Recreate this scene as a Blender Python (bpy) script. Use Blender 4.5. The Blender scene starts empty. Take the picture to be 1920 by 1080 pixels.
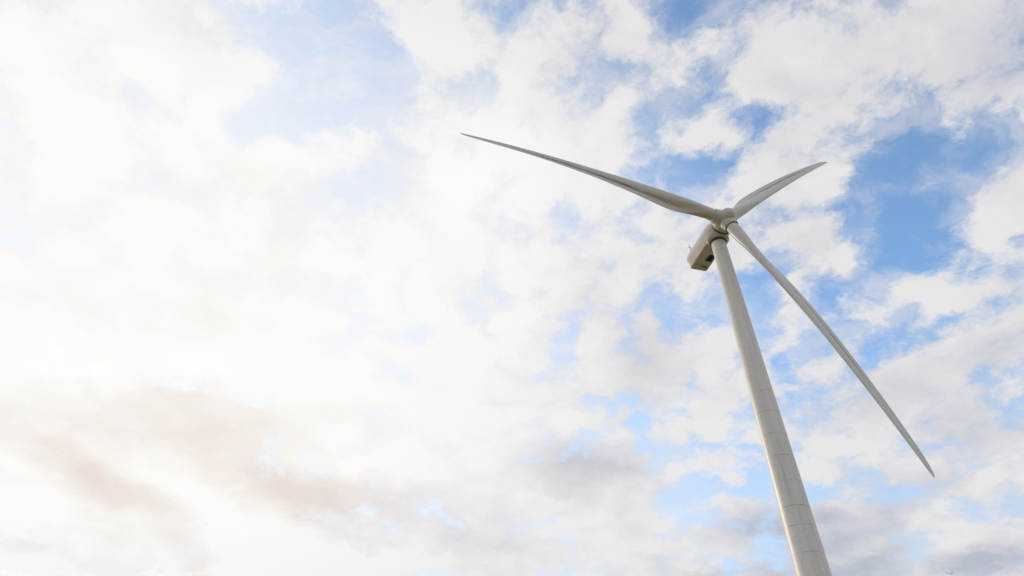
import bpy, bmesh, math, random
from math import sin, cos, pi, radians, sqrt
from mathutils import Vector, Matrix, Euler

scene = bpy.context.scene
COL = scene.collection

# ------------------------------------------------------------------ camera
PITCH, ROLL = 0.729883, 0.0500011
fwd = Vector((0, cos(PITCH), sin(PITCH)))
rgt = Vector((1, 0, 0))
upv = rgt.cross(fwd)
r2 = cos(ROLL) * rgt + sin(ROLL) * upv
u2 = -sin(ROLL) * rgt + cos(ROLL) * upv
cd = bpy.data.cameras.new("camera")
cd.sensor_width = 36.0
cd.lens = 1090.9 / 1920 * 36.0
cd.clip_start = 0.1
cd.clip_end = 20000
cam = bpy.data.objects.new("camera", cd)
COL.objects.link(cam)
m = Matrix((r2, u2, -fwd)).transposed().to_4x4()
m.translation = Vector((0, 0, 1.6))
cam.matrix_world = m
scene.camera = cam
scene.cycles.use_adaptive_sampling = True
scene.cycles.adaptive_threshold = 0.003
scene.cycles.adaptive_min_samples = 16

# ------------------------------------------------------------------ exposure
scene.view_settings.view_transform = 'Standard'
scene.view_settings.look = 'None'
EXPOSURE = 0.85
scene.view_settings.exposure = EXPOSURE
scene.view_settings.gamma = 1.0

# ------------------------------------------------------------------ sun
SUN_AZ, SUN_EL = radians(-36), radians(21)          # azimuth measured from +Y towards +X
sun_dir = Vector((sin(SUN_AZ) * cos(SUN_EL), cos(SUN_AZ) * cos(SUN_EL), sin(SUN_EL)))
sl = bpy.data.lights.new("sun", 'SUN')
sl.energy = 0.8
sl.angle = radians(12)
sl.color = (1.0, 0.87, 0.70)
so = bpy.data.objects.new("sun", sl)
COL.objects.link(so)
so.rotation_euler = sun_dir.to_track_quat('Z', 'Y').to_euler()
so.location = (0, 0, 150)

# ------------------------------------------------------------------ world: clear Nishita sky with a layer of broken cloud
# each entry: azimuth, elevation, half width, half height (degrees), turn, amount
CLOUD_COVER = [
    (33.0, 63.3, 3.05, 3.66, 47.75, -0.61),
    (31.4, 64.59, 1.78, 1.67, -26.21, -0.34),
    (15.28, 60.76, 1.36, 1.85, -10.69, -0.27),
    (17.67, 55.93, 2.43, 3.89, -2.06, -0.08),
    (22.15, 51.54, 4.2, 2.16, -39.56, -0.2),
    (28.44, 49.03, 3.71, 3.38, -19.27, -0.41),
    (38.01, 52.22, 3.28, 1.77, -38.97, -0.51),
    (31.91, 50.12, 3.86, 1.88, -27.75, -0.37),
    (49.54, 43.21, 4.47, 2.55, -20.83, -0.68),
    (57.21, 42.22, 2.38, 1.94, -3.27, -0.37),
    (45.16, 39.99, 4.73, 3.04, -29.48, -0.68),
    (52.33, 36.03, 2.13, 2.79, -33.59, -0.34),
    (44.62, 44.27, 2.28, 1.75, -31.3, -0.24),
    (40.0, 42.55, 2.4, 1.83, -3.48, -0.2),
    (38.36, 36.38, 2.36, 1.14, -21.84, -0.24),
    (42.02, 38.29, 1.89, 1.33, -25.81, -0.24),
    (46.37, 35.55, 3.76, 1.48, -15.46, -0.37),
    (44.54, 32.06, 3.24, 1.05, 5.65, -0.34),
    (30.05, 38.94, 2.01, 3.37, -33.1, -0.48),
    (23.17, 37.77, 2.37, 2.24, -11.68, -0.27),
    (29.56, 32.59, 3.03, 2.84, -13.86, -0.24),
    (36.52, 33.06, 1.77, 1.36, -18.7, -0.2),
    (19.74, 38.28, 1.37, 3.03, -9.57, -0.34),
    (5.61, 40.84, 2.87, 1.57, -10.83, -0.14),
    (12.83, 38.47, 4.07, 1.55, -5.16, -0.08),
    (14.75, 46.61, 2.79, 1.53, -18.03, -0.2),
    (0.43, 34.77, 2.08, 2.07, 2.6, -0.2),
    (6.71, 33.56, 5.16, 2.56, 9.04, -0.08),
    (7.38, 27.77, 3.02, 1.08, -0.66, -0.34),
    (31.78, 20.76, 5.72, 1.17, -9.28, -0.34),
    (39.19, 17.07, 3.96, 1.27, -1.32, -0.34),
    (45.76, 24.44, 1.91, 0.94, -1.05, -0.27),
    (37.39, 24.21, 1.43, 1.05, -14.07, -0.27),
    (21.86, 16.85, 5.53, 0.82, -0.98, -0.31),
    (37.18, 26.65, 1.84, 1.29, -15.45, -0.17),
    (45.75, 27.16, 3.0, 1.53, 2.68, -0.17),
    (15.17, 27.24, 1.45, 2.89, -4.22, -0.17),
    (35.67, 15.57, 3.69, 1.05, -7.76, -0.27),
    (-50.32, 46.05, 1.39, 1.49, 20.64, -0.75),
    (-47.05, 49.24, 0.97, 1.89, 42.22, -0.45),
    (-40.77, 49.0, 2.01, 3.21, 2.74, -0.7),
    (-38.26, 44.47, 2.51, 1.01, -12.67, -0.5),
    (-35.76, 41.26, 3.45, 2.3, -15.61, -0.5),
    (-49.77, 30.84, 1.57, 0.85, 2.77, -0.6),
    (-36.03, 58.23, 7.25, 4.95, 14.34, -0.42),
    (-45.21, 55.85, 2.64, 2.67, -1.29, -0.4),
    (-24.49, 58.07, 3.33, 3.67, 23.91, -0.3),
    (-26.86, 62.44, 2.78, 2.6, 26.86, -0.25),
    (-45.5, 28.66, 1.81, 1.49, -16.93, -0.3),
    (-22.41, 32.49, 2.8, 1.23, 15.5, -0.3),
    (-38.48, 25.67, 2.89, 0.84, 10.66, -0.25),
    (-12.32, 56.27, 2.51, 1.46, 13.08, -0.25),
    (-11.16, 35.6, 3.06, 3.09, 9.44, -0.15),
    (39.23, 58.15, 1.46, 3.51, -21.73, -0.2),
    (34.7, 58.02, 2.66, 3.53, -27.61, -0.14),
    (50.37, 52.97, 11.7, 5.92, -51.21, 0.55),
    (59.25, 46.31, 4.96, 4.51, -47.21, 0.45),
    (40.24, 48.09, 4.43, 2.76, -6.71, 0.35),
    (38.69, 49.93, 1.36, 2.32, -63.27, 0.45),
    (52.85, 38.89, 3.34, 2.11, 13.95, 0.8),
    (47.21, 41.47, 3.01, 0.86, -22.56, 0.5),
    (35.6, 40.98, 4.64, 3.28, 0.32, 0.35),
    (40.71, 40.77, 2.51, 1.93, 29.55, 0.4),
    (40.69, 37.79, 1.53, 1.12, -24.44, 0.45),
    (42.31, 34.3, 3.62, 2.4, -23.71, 0.4),
    (45.52, 32.61, 1.67, 1.26, -25.17, 0.3),
    (49.72, 33.11, 3.87, 1.49, -1.19, 0.6),
    (47.19, 29.68, 5.6, 2.14, 0.28, 0.55),
    (30.31, 35.38, 3.16, 3.24, 16.29, 0.35),
    (23.16, 34.49, 2.81, 2.96, -10.61, 0.3),
    (20.32, 42.84, 5.88, 3.55, -11.17, 0.35),
    (22.54, 38.9, 1.43, 2.0, -11.61, 0.3),
    (37.88, 34.34, 2.34, 2.71, -20.37, 0.3),
    (39.48, 27.82, 8.26, 3.29, 2.82, 0.4),
    (42.5, 23.97, 5.0, 2.34, -4.99, 0.35),
    (33.01, 27.61, 5.29, 3.07, -2.64, 0.3),
    (21.89, 29.5, 4.63, 3.84, -8.22, 0.3),
    (28.99, 24.29, 3.7, 2.65, -9.77, 0.3),
    (36.69, 21.63, 5.64, 1.63, -12.07, 0.3),
    (18.11, 35.92, 3.43, 3.03, -7.92, 0.2),
    (31.37, 18.45, 6.0, 1.62, -7.86, 0.5),
    (23.71, 18.87, 5.05, 2.12, -5.22, 0.5),
    (31.88, 15.47, 6.12, 1.54, -6.41, 0.45),
    (40.39, 15.25, 3.36, 1.96, 11.33, 0.5),
    (-8.55, 16.19, 14.83, 2.14, 5.02, 0.45),
    (7.25, 17.79, 7.59, 1.96, 0.41, 0.3),
    (12.66, 22.19, 3.82, 2.76, -2.09, 0.3),
    (-41.9, 21.74, 3.74, 2.37, 21.97, 0.4),
    (-36.62, 12.38, 6.74, 1.8, 12.26, 0.4),
    (-50.17, 42.25, 12.25, 13.56, 42.24, 0.35),
    (-19.13, 44.22, 22.32, 12.69, 16.54, 0.4),
    (-1.93, 54.17, 11.28, 9.01, 4.36, 0.35),
    (-35.74, 29.03, 15.37, 11.16, 22.57, 0.3),
    (-13.36, 24.74, 21.62, 9.5, 8.5, 0.35),
    (-33.61, 16.45, 13.82, 7.88, 13.82, 0.4),
    (-46.9, 51.57, 4.36, 5.83, 42.94, 0.35),
    (3.14, 24.59, 10.01, 7.19, 1.43, 0.3),
    (-43.2, 52.46, 2.34, 5.4, 6.67, 0.35),
    (-40.51, 46.13, 3.24, 1.82, -10.39, 0.3),
    (-36.59, 47.34, 2.12, 1.41, 9.89, 0.3),
    (10.17, 53.1, 3.05, 3.01, -5.34, 0.3),
    (8.64, 44.95, 5.7, 4.16, -3.25, 0.3),
    (18.52, 55.82, 6.35, 6.74, -12.68, 0.28),
    (25.37, 61.07, 2.32, 3.57, -19.81, 0.2),
    (18.8, 64.77, 5.62, 2.61, -14.47, 0.25),
    (-21.55, 21.11, 5.23, 2.23, 10.99, 0.35),
    (-35.72, 23.01, 4.32, 2.11, 19.02, 0.3),
    (42.86, 57.37, 4.97, 3.79, -35.15, 0.25),
    (-53.14, 35.88, 2.43, 3.13, 41.71, 0.3),
    (8.83, 37.64, 3.1, 4.15, -2.54, 0.15),
    (-14.41, 28.99, 5.86, 2.46, 9.97, 0.25),
    (49.4, 43.02, 4.13, 1.7, -20.58, -0.25),
    (44.91, 39.6, 4.01, 2.61, -29.04, -0.25),
    (27.81, 48.41, 3.26, 1.94, -18.55, -0.15),
    (29.96, 38.71, 1.56, 2.89, -32.94, -0.25),
    (31.07, 64.19, 1.56, 2.1, -25.82, -0.25),
    (57.34, 42.65, 1.79, 1.56, -3.73, -0.2),
    (28.75, 57.03, 2.77, 2.29, -21.89, 0.3),
    (24.56, 53.64, 2.85, 1.92, -17.34, 0.25),
    (9.36, 36.07, 8.74, 5.68, -2.67, 0.18),
    (32.28, 55.69, 2.71, 1.82, -24.69, 0.25),
    (11.53, 38.55, 7.68, 4.66, -4.35, 0.25),
    (18.92, 36.85, 2.93, 3.54, -8.66, 0.2),
    (6.68, 32.54, 6.17, 3.06, -0.76, 0.15),
    (-1.28, 56.19, 4.07, 2.95, 3.84, 0.2),
    (5.15, 57.73, 2.52, 1.94, -1.6, 0.2),
    (41.73, 53.19, 3.73, 1.75, -32.56, 0.25),
    (12.41, 19.94, 4.23, 1.78, -1.58, 0.25),
    (-20.91, 56.84, 7.28, 5.65, 20.52, 0.15),
    (-38.39, 29.46, 7.39, 4.39, 24.69, 0.25),
    (39.9, 58.93, 4.26, 4.24, -32.8, 0.2),
    (45.47, 50.61, 4.85, 2.09, -45.6, 0.2),
    (45.33, 39.42, 3.61, 3.03, -29.3, -0.2),
    (40.24, 38.94, 2.34, 1.81, -24.7, -0.2),
    (45.91, 34.8, 3.08, 1.05, -14.6, -0.2),
    (-3.69, 37.42, 7.84, 4.17, 5.1, 0.2),
    (-9.13, 31.73, 6.09, 2.53, 7.68, 0.15),
    (-31.69, 48.68, 3.64, 2.84, 27.86, 0.15),
    (-2.34, 63.29, 9.77, 6.35, 4.75, 0.25),
    (-25.72, 59.77, 5.65, 4.04, 25.33, 0.2),
    (-35.9, 56.18, 3.56, 2.64, 33.86, 0.12),
    (-22.2, 63.42, 2.82, 2.61, 22.71, 0.2),
    (-31.68, 30.92, 6.23, 2.79, 20.79, 0.2),
    (-26.01, 27.64, 6.54, 2.34, 15.81, 0.25),
    (46.48, 40.4, 5.01, 3.44, -30.91, -0.15),
    (50.45, 42.98, 3.71, 1.89, -21.47, -0.25),
    (29.96, 38.71, 1.79, 2.89, -32.94, -0.3),
    (45.33, 39.42, 3.25, 2.6, -29.3, -0.1),
    (27.81, 48.41, 2.79, 1.94, -18.55, -0.2),
    (37.93, 52.09, 2.62, 1.33, -38.86, -0.15),
    (44.69, 52.25, 3.7, 1.26, -45.34, 0.2),
    (16.58, 58.49, 3.9, 3.31, -11.48, 0.2),
    (6.21, 60.58, 3.96, 2.82, -2.7, 0.15),
    (-33.12, 11.68, 3.92, 1.46, 10.57, 0.5),
    (-3.41, 23.82, 4.98, 1.9, 4.11, 0.35),
    (-9.74, 22.81, 4.84, 1.87, 6.56, 0.35),
    (-17.32, 23.68, 3.71, 1.86, 10.0, 0.3),
    (-26.86, 62.44, 3.71, 3.46, 26.86, 0.12),
    (-30.85, 47.38, 3.66, 2.86, 26.72, 0.1),
    (-45.61, 56.19, 2.47, 2.46, 43.17, 0.1),
]
CLOUD_SHADE = [
    (7.55, 25.2, 5.97, 2.16, -0.47, 0.75),
    (9.1, 23.67, 4.9, 2.35, -0.93, 0.35),
    (-10.2, 19.77, 11.47, 2.45, -3.19, 0.6),
    (-17.34, 20.23, 5.95, 2.2, 1.2, 0.5),
    (-35.23, 18.87, 9.02, 1.43, -17.36, 0.6),
    (-30.92, 16.66, 5.33, 1.6, -20.64, 0.45),
    (-31.65, 23.78, 11.33, 3.18, 0.97, 0.5),
    (-23.66, 21.61, 8.16, 1.67, -17.03, 0.4),
    (-23.08, 25.44, 5.76, 1.86, 13.35, 0.3),
    (-37.69, 12.51, 4.13, 0.95, -12.38, 0.4),
    (-25.54, 13.69, 3.77, 1.07, -18.05, 0.35),
    (-35.1, 14.18, 3.22, 1.03, -7.49, 0.3),
    (23.76, 19.07, 5.48, 1.91, -5.32, 0.65),
    (29.97, 19.24, 6.19, 1.86, -7.73, 0.55),
    (32.32, 15.61, 7.15, 1.73, -6.63, 0.75),
    (40.32, 14.74, 3.59, 1.66, 6.92, 0.75),
    (14.83, 30.69, 4.43, 3.97, -4.81, 0.45),
    (17.32, 34.99, 4.43, 3.53, -7.2, 0.45),
    (40.05, 29.01, 8.16, 2.51, -1.4, 0.35),
    (36.01, 32.49, 3.16, 1.82, -18.04, 0.25),
    (43.69, 24.04, 3.9, 2.32, -5.59, 0.25),
    (38.01, 20.16, 6.08, 1.58, -11.75, 0.3),
    (60.88, 48.91, 8.15, 5.89, -50.31, 0.25),
    (47.75, 50.07, 7.62, 3.38, -37.06, 0.15),
    (9.73, 40.73, 7.74, 3.12, -3.49, 0.25),
    (27.56, 42.56, 3.69, 2.95, -16.4, 0.2),
    (47.42, 28.71, 3.51, 1.56, -5.01, 0.3),
    (21.99, 15.51, 9.16, 1.21, -3.4, 0.6),
    (-41.9, 21.74, 5.41, 2.24, -1.48, 0.3),
    (-35.99, 25.17, 6.02, 1.69, 9.06, 0.25),
    (39.52, 24.34, 4.81, 2.06, -15.35, 0.25),
    (58.94, 49.82, 6.53, 4.14, -48.59, 0.22),
    (-41.9, 21.74, 4.73, 2.24, -1.48, -0.1),
    (-41.12, 26.47, 6.77, 3.35, 24.78, -0.15),
    (-24.01, 16.36, 7.4, 2.28, -17.89, -0.55),
    (-15.9, 15.03, 9.59, 1.66, 6.9, -0.5),
    (-38.02, 14.98, 4.11, 2.05, -6.53, -0.3),
    (-34.88, 27.42, 11.51, 2.22, 21.09, -0.3),
    (-13.04, 23.36, 7.16, 1.41, 8.04, -0.3),
]
SUN_VEIL = [
    (-47.0, 35.21, 42.34, 41.83, 35.28, 1.35),
    (-15.34, 22.11, 39.56, 20.68, 8.7, 0.5),
    (-5.76, 51.39, 23.22, 17.8, 7.33, 0.35),
    (2.86, 39.79, 22.01, 22.02, 1.03, 0.35),
    (2.36, 56.76, 15.21, 12.24, 0.8, 0.2),
]

world = bpy.data.worlds.new("World")
scene.world = world
world.use_nodes = True
world.cycles.sampling_method = 'MANUAL'
world.cycles.sample_map_resolution = 512
nt = world.node_tree
nt.nodes.clear()
N, LK = nt.nodes.new, nt.links.new

def put(sock, v):
    if isinstance(v, bpy.types.NodeSocket):
        LK(v, sock)
    elif isinstance(v, (int, float)):
        sock.default_value = v
    else:
        sock.default_value = v

def mth(op, a, b=None, c=None, clamp=False):
    n = N("ShaderNodeMath"); n.operation = op; n.use_clamp = clamp
    put(n.inputs[0], a)
    if b is not None: put(n.inputs[1], b)
    if c is not None: put(n.inputs[2], c)
    return n.outputs[0]

def vm(op, a, b=None, scale=None):
    n = N("ShaderNodeVectorMath"); n.operation = op
    put(n.inputs[0], a)
    if b is not None: put(n.inputs[1], b)
    if scale is not None: put(n.inputs[3], scale)
    return n.outputs[1] if op in ('DOT_PRODUCT', 'LENGTH') else n.outputs[0]

def noise(vec, scale, detail=6, rough=0.55, dist=0.0, color=False):
    n = N("ShaderNodeTexNoise"); n.noise_dimensions = '3D'
    put(n.inputs["Vector"], vec)
    n.inputs["Scale"].default_value = scale
    n.inputs["Detail"].default_value = detail
    n.inputs["Roughness"].default_value = rough
    n.inputs["Distortion"].default_value = dist
    return n.outputs["Color"] if color else n.outputs[0]

def smooth(x, lo, hi, a=0.0, b=1.0):
    n = N("ShaderNodeMapRange"); n.interpolation_type = 'SMOOTHSTEP'
    put(n.inputs["Value"], x)
    put(n.inputs["From Min"], lo); put(n.inputs["From Max"], hi)
    put(n.inputs["To Min"], a); put(n.inputs["To Max"], b)
    return n.outputs[0]

def mixc(f, a, b):
    n = N("ShaderNodeMix"); n.data_type = 'RGBA'
    put(n.inputs[0], f)
    put(n.inputs[6], a); put(n.inputs[7], b)
    return n.outputs[2]

def blob_sum(dirv, table, start, spread):
    acc = start
    for az, el, sa, sb, rot, amp in table:
        a, e, r = radians(az), radians(el), radians(rot)
        c = Vector((sin(a) * cos(e), cos(a) * cos(e), sin(e)))
        E = c.cross(Vector((0, 0, 1))).normalized()
        Nn = E.cross(c)
        X = cos(r) * E + sin(r) * Nn
        Y = -sin(r) * E + cos(r) * Nn
        R = Matrix((X, Y, X.cross(Y))).transposed()
        mp = N("ShaderNodeMapping"); mp.vector_type = 'TEXTURE'
        LK(dirv, mp.inputs[0])
        mp.inputs[1].default_value = c
        mp.inputs[2].default_value = R.to_euler()
        mp.inputs[3].default_value = (radians(sa) * spread, radians(sb) * spread, 1.2)
        g = N("ShaderNodeTexGradient"); g.gradient_type = 'SPHERICAL'
        LK(mp.outputs[0], g.inputs[0])
        acc = mth('MULTIPLY_ADD', g.outputs["Fac"], amp, acc)
    return acc

tc = N("ShaderNodeTexCoord")
D = tc.outputs["Generated"]
sep = N("ShaderNodeSeparateXYZ"); LK(D, sep.inputs[0])
dz = mth('MAXIMUM', sep.outputs[2], 0.0)
inv = mth('DIVIDE', 1.0, mth('ADD', dz, 0.32))
P = vm('SCALE', D, scale=inv)                     # position on the (curved) cloud layer
# one billowing warp gives the cloud masses their ragged outlines
w1 = vm('SUBTRACT', noise(P, 2.2, 3, 0.5, color=True), (0.5, 0.5, 0.5))
w2 = vm('SUBTRACT', noise(P, 7.0, 8, 0.64, color=True), (0.5, 0.5, 0.5))
warp = vm('ADD', vm('SCALE', w1, scale=0.10), vm('SCALE', w2, scale=0.085))
DW = vm('ADD', D, warp)
PW = vm('ADD', P, vm('SCALE', w2, scale=0.10))

fb = noise(PW, 4.6, 9, 0.62)
fine = noise(PW, 13.5, 9, 0.65)
def puffs(vec, scale):
    n = N("ShaderNodeTexVoronoi"); n.feature = 'SMOOTH_F1'; n.voronoi_dimensions = '3D'
    put(n.inputs["Vector"], vec)
    n.inputs["Scale"].default_value = scale
    n.inputs["Smoothness"].default_value = 0.35
    return n.outputs["Distance"]
pf = puffs(vm('ADD', PW, vm('SCALE', w2, scale=0.06)), 11.0)
cover_field = blob_sum(DW, CLOUD_COVER, 0.50, 1.35)
back = smooth(sep.outputs[1], -0.4, 0.3, 0.12, 0.0)    # extra cloud added to the unseen sky behind the camera, for more neutral light
low = smooth(sep.outputs[2], 0.22, 0.42, 0.30, 0.0)    # cloud closes up towards the horizon
dens = mth('ADD', mth('ADD', cover_field, back), low)
dens = mth('MULTIPLY_ADD', mth('SUBTRACT', fb, 0.5), 2.2, dens)
dens = mth('MULTIPLY_ADD', mth('SUBTRACT', 0.42, pf), 0.85, dens)
dens = mth('MULTIPLY_ADD', mth('SUBTRACT', fine, 0.5), 2.1, dens)
wisp = noise(vm('MULTIPLY', PW, (1.0, 1.6, 1.0)), 6.0, 8, 0.66, 0.6)
thin = mth('MULTIPLY', mth('MULTIPLY', smooth(dens, -0.7, 0.35), smooth(wisp, 0.38, 0.64)), 0.58)              # wisps of cirrus in the gaps
body = smooth(dens, 0.02, 0.82)
cover = mth('MULTIPLY', mth('MAXIMUM', thin, body), 0.97)
thick = smooth(dens, 0.75, 1.7)

veil = mth('MULTIPLY', blob_sum(D, SUN_VEIL, 0.04, 1.0), 1.0, clamp=True)
soft = mth('MULTIPLY_ADD', veil, -0.5, 1.0)
shade = blob_sum(DW, CLOUD_SHADE, 0.0, 1.4)
fb2 = noise(vm('ADD', PW, (3.1, 1.7, 0.4)), 4.2, 7, 0.58)
# side of each billow turned away from the sun
P3 = vm('ADD', PW, (-0.035, 0.016, 0.024))
lit = mth('SUBTRACT', noise(P3, 4.6, 7, 0.60), fb)
shade = mth('MULTIPLY_ADD', lit, mth('MULTIPLY', soft, 1.6), shade)
shade = mth('MULTIPLY_ADD', mth('SUBTRACT', fb2, 0.5), mth('MULTIPLY', soft, 0.7), shade)
shade = mth('MULTIPLY_ADD', mth('SUBTRACT', pf, 0.42), 0.5, shade)
shade = mth('MULTIPLY_ADD', mth('SUBTRACT', 0.5, fine), mth('MULTIPLY', soft, 0.9), shade)
shade = mth('MULTIPLY_ADD', thick, mth('MULTIPLY', soft, 0.20), shade)
shade = mth('ADD', shade, mth('MULTIPLY_ADD', soft, 0.14, -0.07), clamp=True)


sky = N("ShaderNodeTexSky"); sky.sky_type = 'NISHITA'
sky.sun_disc = False
sky.sun_elevation = SUN_EL
sky.sun_rotation = SUN_AZ
sky.altitude = 100; sky.air_density = 1.0; sky.dust_density = 0.6; sky.ozone_density = 2.5
STR = 0.15
K = 1.0 / STR / 2 ** EXPOSURE
clear = vm('MULTIPLY', sky.outputs[0], (0.88, 1.04, 1.07))
lowc = smooth(sep.outputs[2], 0.18, 0.62, 0.75, 0.0)         # paler, hazier blue low down
clear = mixc(lowc, clear, (0.60 * K, 0.69 * K, 0.82 * K, 1))
haze_c = (0.885 * K, 0.90 * K, 0.93 * K, 1)
clear = mixc(mth('MULTIPLY', veil, 0.90), clear, haze_c)
bright = mixc(veil, (0.81 * K, 0.79 * K, 0.79 * K, 1), (0.985 * K, 0.97 * K, 0.945 * K, 1))
dark = mixc(veil, (0.47 * K, 0.50 * K, 0.59 * K, 1), (0.83 * K, 0.745 * K, 0.69 * K, 1))
cloud = mixc(shade, bright, dark)
col = mixc(cover, clear, cloud)
bg = N("ShaderNodeBackground"); bg.inputs[1].default_value = STR
LK(col, bg.inputs[0])
out = N("ShaderNodeOutputWorld"); LK(bg.outputs[0], out.inputs[0])

# ------------------------------------------------------------------ materials
def material(name):
    mt = bpy.data.materials.new(name); mt.use_nodes = True
    t = mt.node_tree
    b = t.nodes["Principled BSDF"]
    return mt, t, b

def mnoise(t, vec, scale, detail=5, rough=0.55):
    n = t.nodes.new("ShaderNodeTexNoise")
    n.inputs["Scale"].default_value = scale; n.inputs["Detail"].default_value = detail
    n.inputs["Roughness"].default_value = rough
    t.links.new(vec, n.inputs["Vector"])
    return n.outputs[0]

def mramp(t, fac, stops):
    r = t.nodes.new("ShaderNodeValToRGB")
    el = r.color_ramp.elements
    while len(el) < len(stops): el.new(0.5)
    for e, (p, c) in zip(el, stops):
        e.position = p; e.color = c if len(c) == 4 else (*c, 1)
    t.links.new(fac, r.inputs[0])
    return r.outputs[0]

def mmix(t, fac, a, b, mode='MIX'):
    n = t.nodes.new("ShaderNodeMix"); n.data_type = 'RGBA'; n.blend_type = mode
    for s, v in ((n.inputs[0], fac), (n.inputs[6], a), (n.inputs[7], b)):
        if isinstance(v, bpy.types.NodeSocket): t.links.new(v, s)
        else: s.default_value = v
    return n.outputs[2]

def mmath(t, op, a, b=None, c=None, clamp=False):
    n = t.nodes.new("ShaderNodeMath"); n.operation = op; n.use_clamp = clamp
    for i, v in enumerate((a, b, c)):
        if v is None: continue
        if isinstance(v, bpy.types.NodeSocket): t.links.new(v, n.inputs[i])
        else: n.inputs[i].default_value = v
    return n.outputs[0]

PAINT = (0.60, 0.575, 0.525)

def paint(name, base=PAINT, rough=0.42, streak=(1.2, 1.2, 0.12), amount=0.10):
    mt, t, b = material(name)
    g = t.nodes.new("ShaderNodeTexCoord").outputs["Object"]
    mp = t.nodes.new("ShaderNodeMapping"); mp.inputs[3].default_value = streak
    t.links.new(g, mp.inputs[0])
    n1 = mnoise(t, mp.outputs[0], 1.0, 6, 0.6)
    n2 = mnoise(t, g, 3.0, 5, 0.6)
    mixd = mmath(t, 'MULTIPLY_ADD', n2, 0.4, mmath(t, 'MULTIPLY', n1, 0.6))
    lo = tuple(c * (1 - amount) * k for c, k in zip(base, (1.0, 0.985, 0.955)))
    hi = tuple(min(0.9, c * (1 + amount * 0.5)) for c in base)
    c = mramp(t, mixd, [(0.34, lo), (0.62, hi)])
    t.links.new(c, b.inputs["Base Color"])
    r = mmath(t, 'MULTIPLY_ADD', n2, 0.2, rough - 0.1)
    t.links.new(r, b.inputs["Roughness"])
    b.inputs["Specular IOR Level"].default_value = 0.4
    return mt, t, b, c

M_SHELL = paint("gelcoat_shell")[0]
M_HUB = paint("gelcoat_hub", streak=(0.8, 0.8, 0.8), amount=0.07)[0]

def dark_mat(name, base, rough=0.7):
    mt, t, b = material(name)
    g = t.nodes.new("ShaderNodeTexCoord").outputs["Object"]
    c = mramp(t, mnoise(t, g, 6.0), [(0.3, tuple(x * 0.75 for x in base)), (0.7, tuple(x * 1.2 for x in base))])
    t.links.new(c, b.inputs["Base Color"]); b.inputs["Roughness"].default_value = rough
    return mt
M_GAP = dark_mat("dark_seal", (0.055, 0.045, 0.038))
M_HOLE = dark_mat("dark_opening", (0.03, 0.03, 0.032), 0.8)
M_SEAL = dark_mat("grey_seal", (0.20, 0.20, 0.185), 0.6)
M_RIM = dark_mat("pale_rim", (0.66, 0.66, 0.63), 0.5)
M_METAL = dark_mat("mast_metal", (0.22, 0.22, 0.23), 0.45)
M_GALV = dark_mat("galvanised_steel", (0.46, 0.46, 0.46), 0.5)

# ------------------------------------------------------------------ mesh helpers
def obj(name, bm_or_data, mat, parent=None, smooth_shade=True):
    if isinstance(bm_or_data, bmesh.types.BMesh):
        me = bpy.data.meshes.new(name)
        bmesh.ops.recalc_face_normals(bm_or_data, faces=bm_or_data.faces)
        bm_or_data.to_mesh(me); bm_or_data.free()
    else:
        me = bm_or_data
    me.materials.append(mat)
    for p in me.polygons: p.use_smooth = smooth_shade
    o = bpy.data.objects.new(name, me)
    COL.objects.link(o)
    if parent: o.parent = parent
    return o

def loft(bm, rings, cap0=True, cap1=True):
    vs = [[bm.verts.new(p) for p in r] for r in rings]
    n = len(rings[0])
    for a, b in zip(vs, vs[1:]):
        for i in range(n):
            j = (i + 1) % n
            bm.faces.new((a[i], a[j], b[j], b[i]))
    if cap0: bm.faces.new(list(reversed(vs[0])))
    if cap1: bm.faces.new(vs[-1])
    return vs

def tube(bm, p0, p1, r0, r1=None, n=10):
    p0, p1 = Vector(p0), Vector(p1)
    r1 = r0 if r1 is None else r1
    d = (p1 - p0).normalized()
    x = d.orthogonal().normalized(); y = d.cross(x)
    loft(bm, [[p + r * (cos(2 * pi * i / n) * x + sin(2 * pi * i / n) * y) for i in range(n)] for p, r in ((p0, r0), (p1, r1))])

def torus(bm, c, axis, R, r, n=64, k=8):
    axis = axis.normalized(); x = axis.orthogonal().normalized(); y = axis.cross(x)
    rings = []
    for i in range(n):
        t = 2 * pi * i / n; e = cos(t) * x + sin(t) * y
        rings.append([bm.verts.new(c + e * (R + r * cos(2 * pi * j / k)) + axis * r * sin(2 * pi * j / k)) for j in range(k)])
    for i in range(n):
        a, b = rings[i], rings[(i + 1) % n]
        for j in range(k):
            bm.faces.new((a[j], a[(j + 1) % k], b[(j + 1) % k], b[j]))

def sharp_shade(o, ang=35):
    me = o.data
    bm = bmesh.new(); bm.from_mesh(me)
    for e in bm.edges:
        if len(e.link_faces) == 2 and e.calc_face_angle(0) > radians(ang): e.smooth = False
    bm.to_mesh(me); bm.free()

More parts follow.
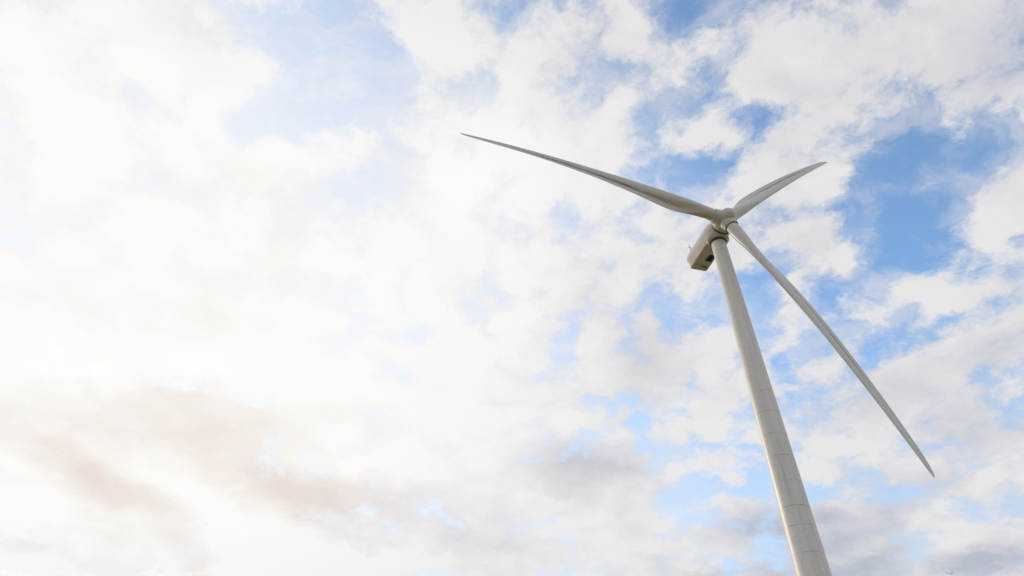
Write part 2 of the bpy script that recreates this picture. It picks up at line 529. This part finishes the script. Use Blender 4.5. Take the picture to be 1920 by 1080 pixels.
# ------------------------------------------------------------------ ground
def ground():
    mt, t, b = material("dry_grassland")
    g = t.nodes.new("ShaderNodeTexCoord").outputs["Object"]
    n1 = mnoise(t, g, 0.02, 8, 0.6); n2 = mnoise(t, g, 1.7, 6, 0.65)
    c = mramp(t, n1, [(0.3, (0.11, 0.095, 0.036)), (0.55, (0.19, 0.15, 0.06)), (0.75, (0.28, 0.22, 0.10))])
    c = mmix(t, 0.5, c, mramp(t, n2, [(0.3, (0.09, 0.075, 0.03)), (0.7, (0.27, 0.21, 0.10))]))
    t.links.new(c, b.inputs["Base Color"]); b.inputs["Roughness"].default_value = 0.95
    bp = t.nodes.new("ShaderNodeBump"); bp.inputs["Strength"].default_value = 0.6
    t.links.new(n2, bp.inputs["Height"]); t.links.new(bp.outputs[0], b.inputs["Normal"])
    bm = bmesh.new()
    rings = [0, 6, 14, 30, 70, 150, 320, 700, 1500, 3200, 7000]
    n = 48
    prev = None
    rnd = random.Random(4)
    c0 = bm.verts.new((36.2, 70.5, -0.02))
    for R in rings[1:]:
        cur = []
        for i in range(n):
            a = 2 * pi * i / n
            x, y = 36.2 + R * cos(a), 70.5 + R * sin(a)
            z = -0.02 if R < 200 else -0.02 - rnd.random() * min(6, R * 0.004)
            cur.append(bm.verts.new((x, y, z)))
        for i in range(n):
            j = (i + 1) % n
            if prev is None: bm.faces.new((c0, cur[i], cur[j]))
            else: bm.faces.new((prev[i], cur[i], cur[j], prev[j]))
        prev = cur
    o = obj("ground", bm, mt)
    o["kind"] = "structure"
ground()

# ------------------------------------------------------------------ wind turbine
YAW, TILT, PHASE = 2.96628723, 0.12539172, 1.30563774
HUB = Vector((36.7960416, 67.00209156, 80.0))
BASE = Vector((36.18361598, 70.45970881, 0.0))
RB = 49.78
root = bpy.data.objects.new("wind_turbine", None)
COL.objects.link(root)
root.location = BASE
root.empty_display_size = 3
root["label"] = "tall white wind turbine with three blades seen from below against the clouds"
root["category"] = "wind turbine"

AX = Vector((sin(YAW) * cos(TILT), cos(YAW) * cos(TILT), sin(TILT)))       # rotor axis, upwind
FH = Vector((sin(YAW), cos(YAW), 0))
HH = Vector((cos(YAW), -sin(YAW), 0))
VV = HH.cross(AX)
if VV.z < 0: VV = -VV
H0 = HUB - BASE                                                            # hub centre in turbine space

# tower ------------------------------------------------------------
SEAMS = [46.6, 43.35, 40.0, 36.85, 33.5, 30.3, 28.0, 24.9, 21.6, 18.2, 14.9, 11.5, 8.2, 4.9, 50.0, 54.0, 61.5, 69.5, 75.2]
T_TOP = 77.55
def tower_r(z): return 1.225 + (78 - z) / 55 * 0.65

def tower_mat():
    mt, t, b, c = paint("tower_paint", base=(0.70, 0.675, 0.63), streak=(1.1, 1.1, 0.10), amount=0.13)
    g = t.nodes.new("ShaderNodeTexCoord").outputs["Object"]
    sp = t.nodes.new("ShaderNodeSeparateXYZ"); t.links.new(g, sp.inputs[0])
    wn = mnoise(t, g, 0.9, 4, 0.6)
    broken = mramp(t, wn, [(0.36, (0.15, 0.15, 0.15)), (0.6, (1, 1, 1))])
    tot = None
    rnd = random.Random(9)
    for s in SEAMS:
        d = mmath(t, 'ABSOLUTE', mmath(t, 'SUBTRACT', sp.outputs[2], s))
        k = mmath(t, 'SUBTRACT', 1.0, mmath(t, 'MULTIPLY', d, 1 / 0.085), clamp=True)
        strength = 0.3 if s in (50.0, 54.0, 61.5, 69.5, 33.5, 46.6) else rnd.uniform(.75, 1.0)
        k = mmath(t, 'MULTIPLY', k, strength)
        tot = k if tot is None else mmath(t, 'MAXIMUM', tot, k)
    tot = mmath(t, 'MULTIPLY', mmath(t, 'MULTIPLY', tot, broken), 0.6)
    c2 = mmix(t, tot, c, (0.10, 0.085, 0.06, 1))
    # long dirty run below the weld at 37 m
    ms = t.nodes.new("ShaderNodeMapping"); ms.inputs[3].default_value = (2.4, 2.4, 0.22)
    t.links.new(g, ms.inputs[0])
    st = mramp(t, mnoise(t, ms.outputs[0], 1.0, 5, 0.62), [(0.56, (0, 0, 0)), (0.74, (1, 1, 1))])
    zwin = mramp(t, mmath(t, 'DIVIDE', sp.outputs[2], 80.0), [(0.22, (0.35,) * 3), (0.40, (1,) * 3), (0.47, (1,) * 3), (0.52, (0.25,) * 3)])
    c3 = mmix(t, mmath(t, 'MULTIPLY', mmath(t, 'MULTIPLY', st, zwin), 0.42), c2, (0.22, 0.20, 0.165, 1))
    t.links.new(c3, b.inputs["Base Color"])
    return mt

bm = bmesh.new()
n = 96
rings = []
zs = [0.0]
for s in sorted(SEAMS): zs += [s]
zs += [T_TOP]
for z in zs:
    r = tower_r(z)
    rings.append([(r * cos(2 * pi * i / n), r * sin(2 * pi * i / n), z) for i in range(n)])
loft(bm, rings)
tower = obj("tower", bm, tower_mat(), root)
bm = bmesh.new()
rb = tower_r(0)
loft(bm, [[(r * cos(2 * pi * i / n), r * sin(2 * pi * i / n), z) for i in range(n)] for r, z in ((rb + .02, 0.0), (rb + .28, 0.0), (rb + .28, .12), (rb + .02, .16))], False, False)
obj("base_flange", bm, M_SHELL, root)
bm = bmesh.new()
loft(bm, [[(r * cos(2 * pi * i / n), r * sin(2 * pi * i / n), z) for i in range(n)] for r, z in ((1.19, T_TOP - .01), (1.29, T_TOP + .02), (1.33, T_TOP + .10), (1.33, T_TOP + .26), (1.2, T_TOP + .30))])
obj("yaw_ring", bm, M_GAP, root)

# nacelle ----------------------------------------------------------
def nac(u, w, z): return H0 + u * FH + w * HH + Vector((0, 0, z))

def section(u, k, r, zc, wb, wm, zb, zt, wt):
    # k: 0 = circle of radius r around zc, 1 = box section
    poly = [(0, zb), (wb, zb), (wm, zb + 1.55), (wm, zb + 2.3), (wt, zt), (0, zt), (-wt, zt), (-wm, zb + 2.3), (-wm, zb + 1.55), (-wb, zb)]
    # resample with rounding by corner cutting
    pts = [Vector(p) for p in poly]
    for _ in range(3):
        new = []
        for i, p in enumerate(pts):
            q = pts[(i + 1) % len(pts)]
            a = 0.09 if _ == 0 else 0.25
            new += [p.lerp(q, a), p.lerp(q, 1 - a)]
        pts = new
    cz = (zb + zt) / 2
    out = []
    for p in pts:
        ang = math.atan2(p.y - cz, p.x)
        c = Vector((r * cos(ang), zc + r * sin(ang)))
        s = c.lerp(p, k)
        out.append(nac(u, s.x, s.y))
    return out
bm = bmesh.new()
NB = dict(wb=1.62, wm=2.13, zb=-1.75, zt=2.0, wt=1.55)
stations = [(-1.72, 0.0, 1.50), (-1.74, 0.03, 1.66), (-1.95, 0.10, 1.74), (-2.35, 0.35, 1.80), (-2.9, 0.7, 1.85), (-3.5, 0.93, 1.85), (-4.2, 1, 1.9), (-7.0, 1, 1.9), (-10.2, 1, 1.9)]
rings = []
for u, k, r in stations:
    zc = -0.15 * 0 + (u + 0) * math.tan(TILT) * (1 - k) * 1.0
    rings.append(section(u, k, r, zc, **NB))
def shrink(f, u, dzb=0.0):
    return section(u, 1, 1.9, 0, NB['wb'] * f, NB['wm'] * f, NB['zb'] + dzb, NB['zt'] * f, NB['wt'] * f)
rings += [shrink(0.995, -10.95), shrink(0.975, -11.15, .03), shrink(0.93, -11.25, .10)]
loft(bm, rings)
nacelle = obj("nacelle", bm, M_SHELL, root)
sharp_shade(nacelle, 40)

# skirt: moulded fillet of the nacelle shell round the tower head
bm = bmesh.new()
prof = [(1.36, -1.98), (1.50, -2.0), (1.58, -1.93), (1.70, -1.80), (1.95, -1.70), (1.2, -1.62)]
rings = []
for r, z in prof:
    rings.append([Vector((r * cos(2 * pi * i / n), r * sin(2 * pi * i / n), H0.z + z)) for i in range(n)])
loft(bm, rings, False, False)
obj("yaw_skirt", bm, M_SHELL, root)

def plate(bm, pts, z, th):
    lo = [nac(u, w, z) for u, w in pts]; hi = [nac(u, w, z + th) for u, w in pts]
    loft(bm, [lo, hi])
ZB = NB['zb']
bm = bmesh.new()
plate(bm, [(-8.6, 0.0), (-8.6, -1.25), (-6.9, -1.25), (-6.9, -0.18)], ZB - 0.02, 0.05)
obj("hatch_opening", bm, M_HOLE, nacelle, False)
bm = bmesh.new()
plate(bm, [(-10.02, .35), (-10.08, -0.15), (-10.30, -.55), (-10.30, -1.1), (-10.1, -1.25), (-9.98, -.6), (-9.92, -.1)], ZB - 0.02, 0.05)
obj("vent_slot", bm, M_HOLE, nacelle, False)
bm = bmesh.new()
plate(bm, [(-9.96, 1.25), (-9.99, 1.25), (-9.99, -1.45), (-9.96, -1.45)], ZB - 0.012, 0.03)
obj("panel_seam", bm, M_SEAL, nacelle, False)
# weather mast on the roof
bm = bmesh.new()
pb = nac(-9.5, 1.80, 1.45)
tube(bm, pb, pb + Vector((0, 0, .85)), 0.05)
tube(bm, pb + Vector((0, 0, .85)), pb + HH * .12 + Vector((0, 0, 1.55)), 0.035, 0.025)
tube(bm, pb + HH * -.30 + Vector((0, 0, .70)), pb + HH * .22 + Vector((0, 0, .70)), 0.03)
tube(bm, pb + HH * .22 + Vector((0, 0, .66)), pb + HH * .22 + Vector((0, 0, .95)), 0.04, 0.07)
tube(bm, pb + HH * -.30 + Vector((0, 0, .66)), pb + HH * -.30 + Vector((0, 0, .9)), 0.04, 0.03)
obj("weather_mast", bm, M_METAL, nacelle)

# hub --------------------------------------------------------------
def blade_dirs(k):
    t = PHASE + k * 2 * pi / 3
    e = cos(t) * VV + sin(t) * HH
    g = -sin(t) * VV + cos(t) * HH
    return e, -g
def bend(r):
    x = r / RB
    return 4.116 * x - 4.435 * x * x
bm = bmesh.new()
x_, y_ = VV, HH
prof = [(-1.62, 1.55), (-1.6, 1.66), (-1.2, 1.70), (-0.6, 1.72), (0.0, 1.70), (0.6, 1.62), (1.2, 1.45), (1.7, 1.20), (2.1, .85), (2.32, .45), (2.40, .08)]
loft(bm, [[H0 + u * AX + r * (cos(2 * pi * i / 64) * x_ + sin(2 * pi * i / 64) * y_) for i in range(64)] for u, r in prof])
for k in range(3):
    e, l = blade_dirs(k)
    ed = (e + AX * (4.116 / RB)).normalized()
    a2 = (AX - ed * AX.dot(ed)).normalized()
    pr = [(0.2, 1.15), (1.2, 1.46), (1.75, 1.34), (2.05, 1.27), (2.22, 1.26), (2.22, 1.0)]
    loft(bm, [[H0 + s * ed + r * (cos(2 * pi * i / 48) * a2 + sin(2 * pi * i / 48) * l) for i in range(48)] for s, r in pr])
hub = obj("hub", bm, M_HUB, root)
rm = hub.modifiers.new("merge", 'REMESH'); rm.mode = 'VOXEL'; rm.voxel_size = 0.07; rm.use_smooth_shade = True
sm = hub.modifiers.new("soften", 'SMOOTH'); sm.factor = 0.5; sm.iterations = 10
bm = bmesh.new()
torus(bm, H0 - 1.66 * AX, AX, 1.60, 0.085)
obj("hub_seal", bm, M_GAP, root)

# blades -----------------------------------------------------------
def interp(tab, x):
    for (x0, y0), (x1, y1) in zip(tab, tab[1:]):
        if x <= x1:
            f = (x - x0) / (x1 - x0); f = max(0, min(1, f))
            return y0 + (y1 - y0) * f
    return tab[-1][1]
def sm3(tab, x, h=1.2):
    return sum(interp(tab, min(RB, max(2.2, x + d * h))) for d in (-1, -.5, 0, .5, 1)) / 5
CH = [(2.2, 2.2), (3.6, 2.2), (6, 2.75), (8, 3.3), (10, 3.55), (12, 3.5), (16, 3.15), (25, 2.42), (35, 1.75), (43, 1.25), (46.5, .98), (48.3, .74), (49.2, .50), (49.6, .30), (49.78, .10)]
TW = [(2.2, 24), (8, 24), (12, 19), (18, 10), (25, 3), (35, -1.5), (50, -2.5)]
TH = [(2.2, 1.0), (3.6, 1.0), (6, .64), (8, .44), (10, .36), (14, .30), (20, .25), (30, .20), (50, .16)]
LE = [(2.2, 1.1), (3.6, 1.1), (8, 1.12), (12, 1.05), (25, .70), (40, .42), (49, .22), (49.78, .12)]

def blade_mat():
    mt, t, b, c = paint("blade_gelcoat", base=(0.62, 0.605, 0.56), rough=0.38, streak=(1, 1, 1), amount=0.06)
    uv = t.nodes.new("ShaderNodeUVMap").outputs[0]
    sp = t.nodes.new("ShaderNodeSeparateXYZ"); t.links.new(uv, sp.inputs[0])   # x: span in metres/50, y: chord position on the upwind face
    g = t.nodes.new("ShaderNodeMapping"); g.inputs[3].default_value = (9, 2.5, 1)
    t.links.new(uv, g.inputs[0])
    nn = mnoise(t, g.outputs[0], 1.0, 3, 0.5)
    off = mmath(t, 'MULTIPLY_ADD', mmath(t, 'SUBTRACT', nn, 0.5), 0.10, sp.outputs[1])
    d = mmath(t, 'ABSOLUTE', mmath(t, 'SUBTRACT', off, 0.63))
    band = mramp(t, d, [(0.0, (1, 1, 1)), (0.045, (.75, .75, .75)), (0.12, (0, 0, 0))])
    span = mramp(t, sp.outputs[0], [(0.10, (0, 0, 0)), (0.20, (.4,) * 3), (0.36, (1,) * 3), (0.66, (.9,) * 3), (0.82, (0,) * 3)])
    patch = mramp(t, nn, [(0.3, (.6,) * 3), (0.6, (1, 1, 1))])
    f = mmath(t, 'MULTIPLY', mmath(t, 'MULTIPLY', mmath(t, 'MULTIPLY', band, span), patch), 1.0)
    c2 = mmix(t, f, c, (0.12, 0.10, 0.072, 1))
    t.links.new(c2, b.inputs["Base Color"])
    return mt
M_BLADE = blade_mat()

def airfoil(m, th):
    # m points starting at trailing edge, along the suction side to the leading edge, back along the pressure side
    pts = []
    for i in range(m):
        f = i / m
        if f < 0.5:
            x = 0.5 * (1 + cos(2 * pi * f)); s = -1
        else:
            x = 0.5 * (1 + cos(2 * pi * f)); s = 1
        yt = 5 * th * (0.2969 * sqrt(max(x, 0)) - 0.126 * x - 0.3516 * x * x + 0.2843 * x ** 3 - 0.1015 * x ** 4)
        cam_ = -0.022 * 4 * x * (1 - x)
        if s > 0:   # pressure side: full nose, hollow tail
            yy = cam_ + yt * (1.0 - 0.62 * max(0.0, min(1.0, (x - 0.42) / 0.35)))
        else:
            yy = cam_ - yt
        pts.append((x, yy, s))
    return pts

MP = 64
def make_blade(k):
    e, l = blade_dirs(k)
    stations = [2.2, 2.6, 3.1, 3.7] + [4.2 + i * 0.6 for i in range(18)] + [15 + i * 1.25 for i in range(23)] + [43.5 + i * .5 for i in range(10)] + [48.6, 48.9, 49.15, 49.35, 49.5, 49.62, 49.72, 49.78]
    stations = [s for s in stations if s <= RB]
    bm = bmesh.new(); uvl = bm.loops.layers.uv.new("uv")
    rows, info = [], {}
    for r in stations:
        hh = 1.2 if 4 < r < 46 else 0.05
        c, tw, th, le = sm3(CH, r, hh), radians(sm3(TW, r, hh)), sm3(TH, r, hh), sm3(LE, r, hh)
        w = max(0, min(1, (r - 3.2) / 5.0)); w = w * w * (3 - 2 * w)
        cd_ = cos(tw) * l + sin(tw) * AX       # towards the leading edge
        nd = cos(tw) * AX - sin(tw) * l        # upwind (pressure) side
        ring = []
        for i, (x, y, s) in enumerate(airfoil(MP, th)):
            a = 2 * pi * i / MP
            cx, cy = 0.5 * (1 + cos(a)), -0.5 * sin(a)
            px = cx + (x - cx) * w; cr = cy * min(1.0, 2.1 / c); py = cr + (y - cr) * w
            v = bm.verts.new(H0 + r * e + bend(r) * AX + (le - px * c) * cd_ + py * c * nd)
            ring.append(v); info[v] = (r / 50, px if s > 0 else 1.6 + px)
        rows.append(ring)
    for a, b in zip(rows, rows[1:]):
        for i in range(MP):
            j = (i + 1) % MP
            bm.faces.new((a[i], a[j], b[j], b[i]))
    bm.faces.new(list(reversed(rows[0]))); bm.faces.new(rows[-1])
    for f in bm.faces:
        for lp in f.loops: lp[uvl].uv = info[lp.vert]
    o = obj("blade", bm, M_BLADE, root)
    ed = (e + AX * (4.116 / RB)).normalized()
    bm = bmesh.new()
    torus(bm, H0 + 2.24 * ed, ed, 1.15, 0.075)
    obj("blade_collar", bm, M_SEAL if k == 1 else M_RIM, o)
    return o
for k in range(3): make_blade(k)

# ------------------------------------------------------------------ far measuring mast, only its head in view
def met_mast():
    az, el, dist = radians(36.62), radians(14.2), 150.0
    top = 1.6 + dist * math.tan(el)
    r = bpy.data.objects.new("measuring_mast", None)
    COL.objects.link(r); r.location = (dist * sin(az), dist * cos(az), 0)
    r["label"] = "thin grey mast with a crossbar, its head peeking in at the lower right edge"
    r["category"] = "mast"
    X = Vector((cos(az), -sin(az), 0))
    bm = bmesh.new()
    tube(bm, (0, 0, 0), (0, 0, top + .1), 0.07, 0.035, 12)
    obj("pole", bm, M_GALV, r)
    bm = bmesh.new()
    tube(bm, X * -.75 + Vector((0, 0, top - .02)), X * .55 + Vector((0, 0, top - .02)), 0.04, 0.04)
    obj("crossbar", bm, M_GALV, r)
    for s in (-.68, .39):
        bm = bmesh.new()
        b0 = X * s + Vector((0, 0, top))
        tube(bm, b0, b0 + Vector((0, 0, .34)), 0.02)
        for q in range(3):
            a = q * 2 * pi / 3 + .4
            d = Vector((cos(a), sin(a), 0))
            tube(bm, b0 + Vector((0, 0, .34)), b0 + d * .13 + Vector((0, 0, .34)), .015)
            tube(bm, b0 + d * .13 + Vector((0, 0, .30)), b0 + d * .13 + Vector((0, 0, .39)), .04, .035)
        obj("wind_sensor", bm, M_GALV, r)
met_mast()
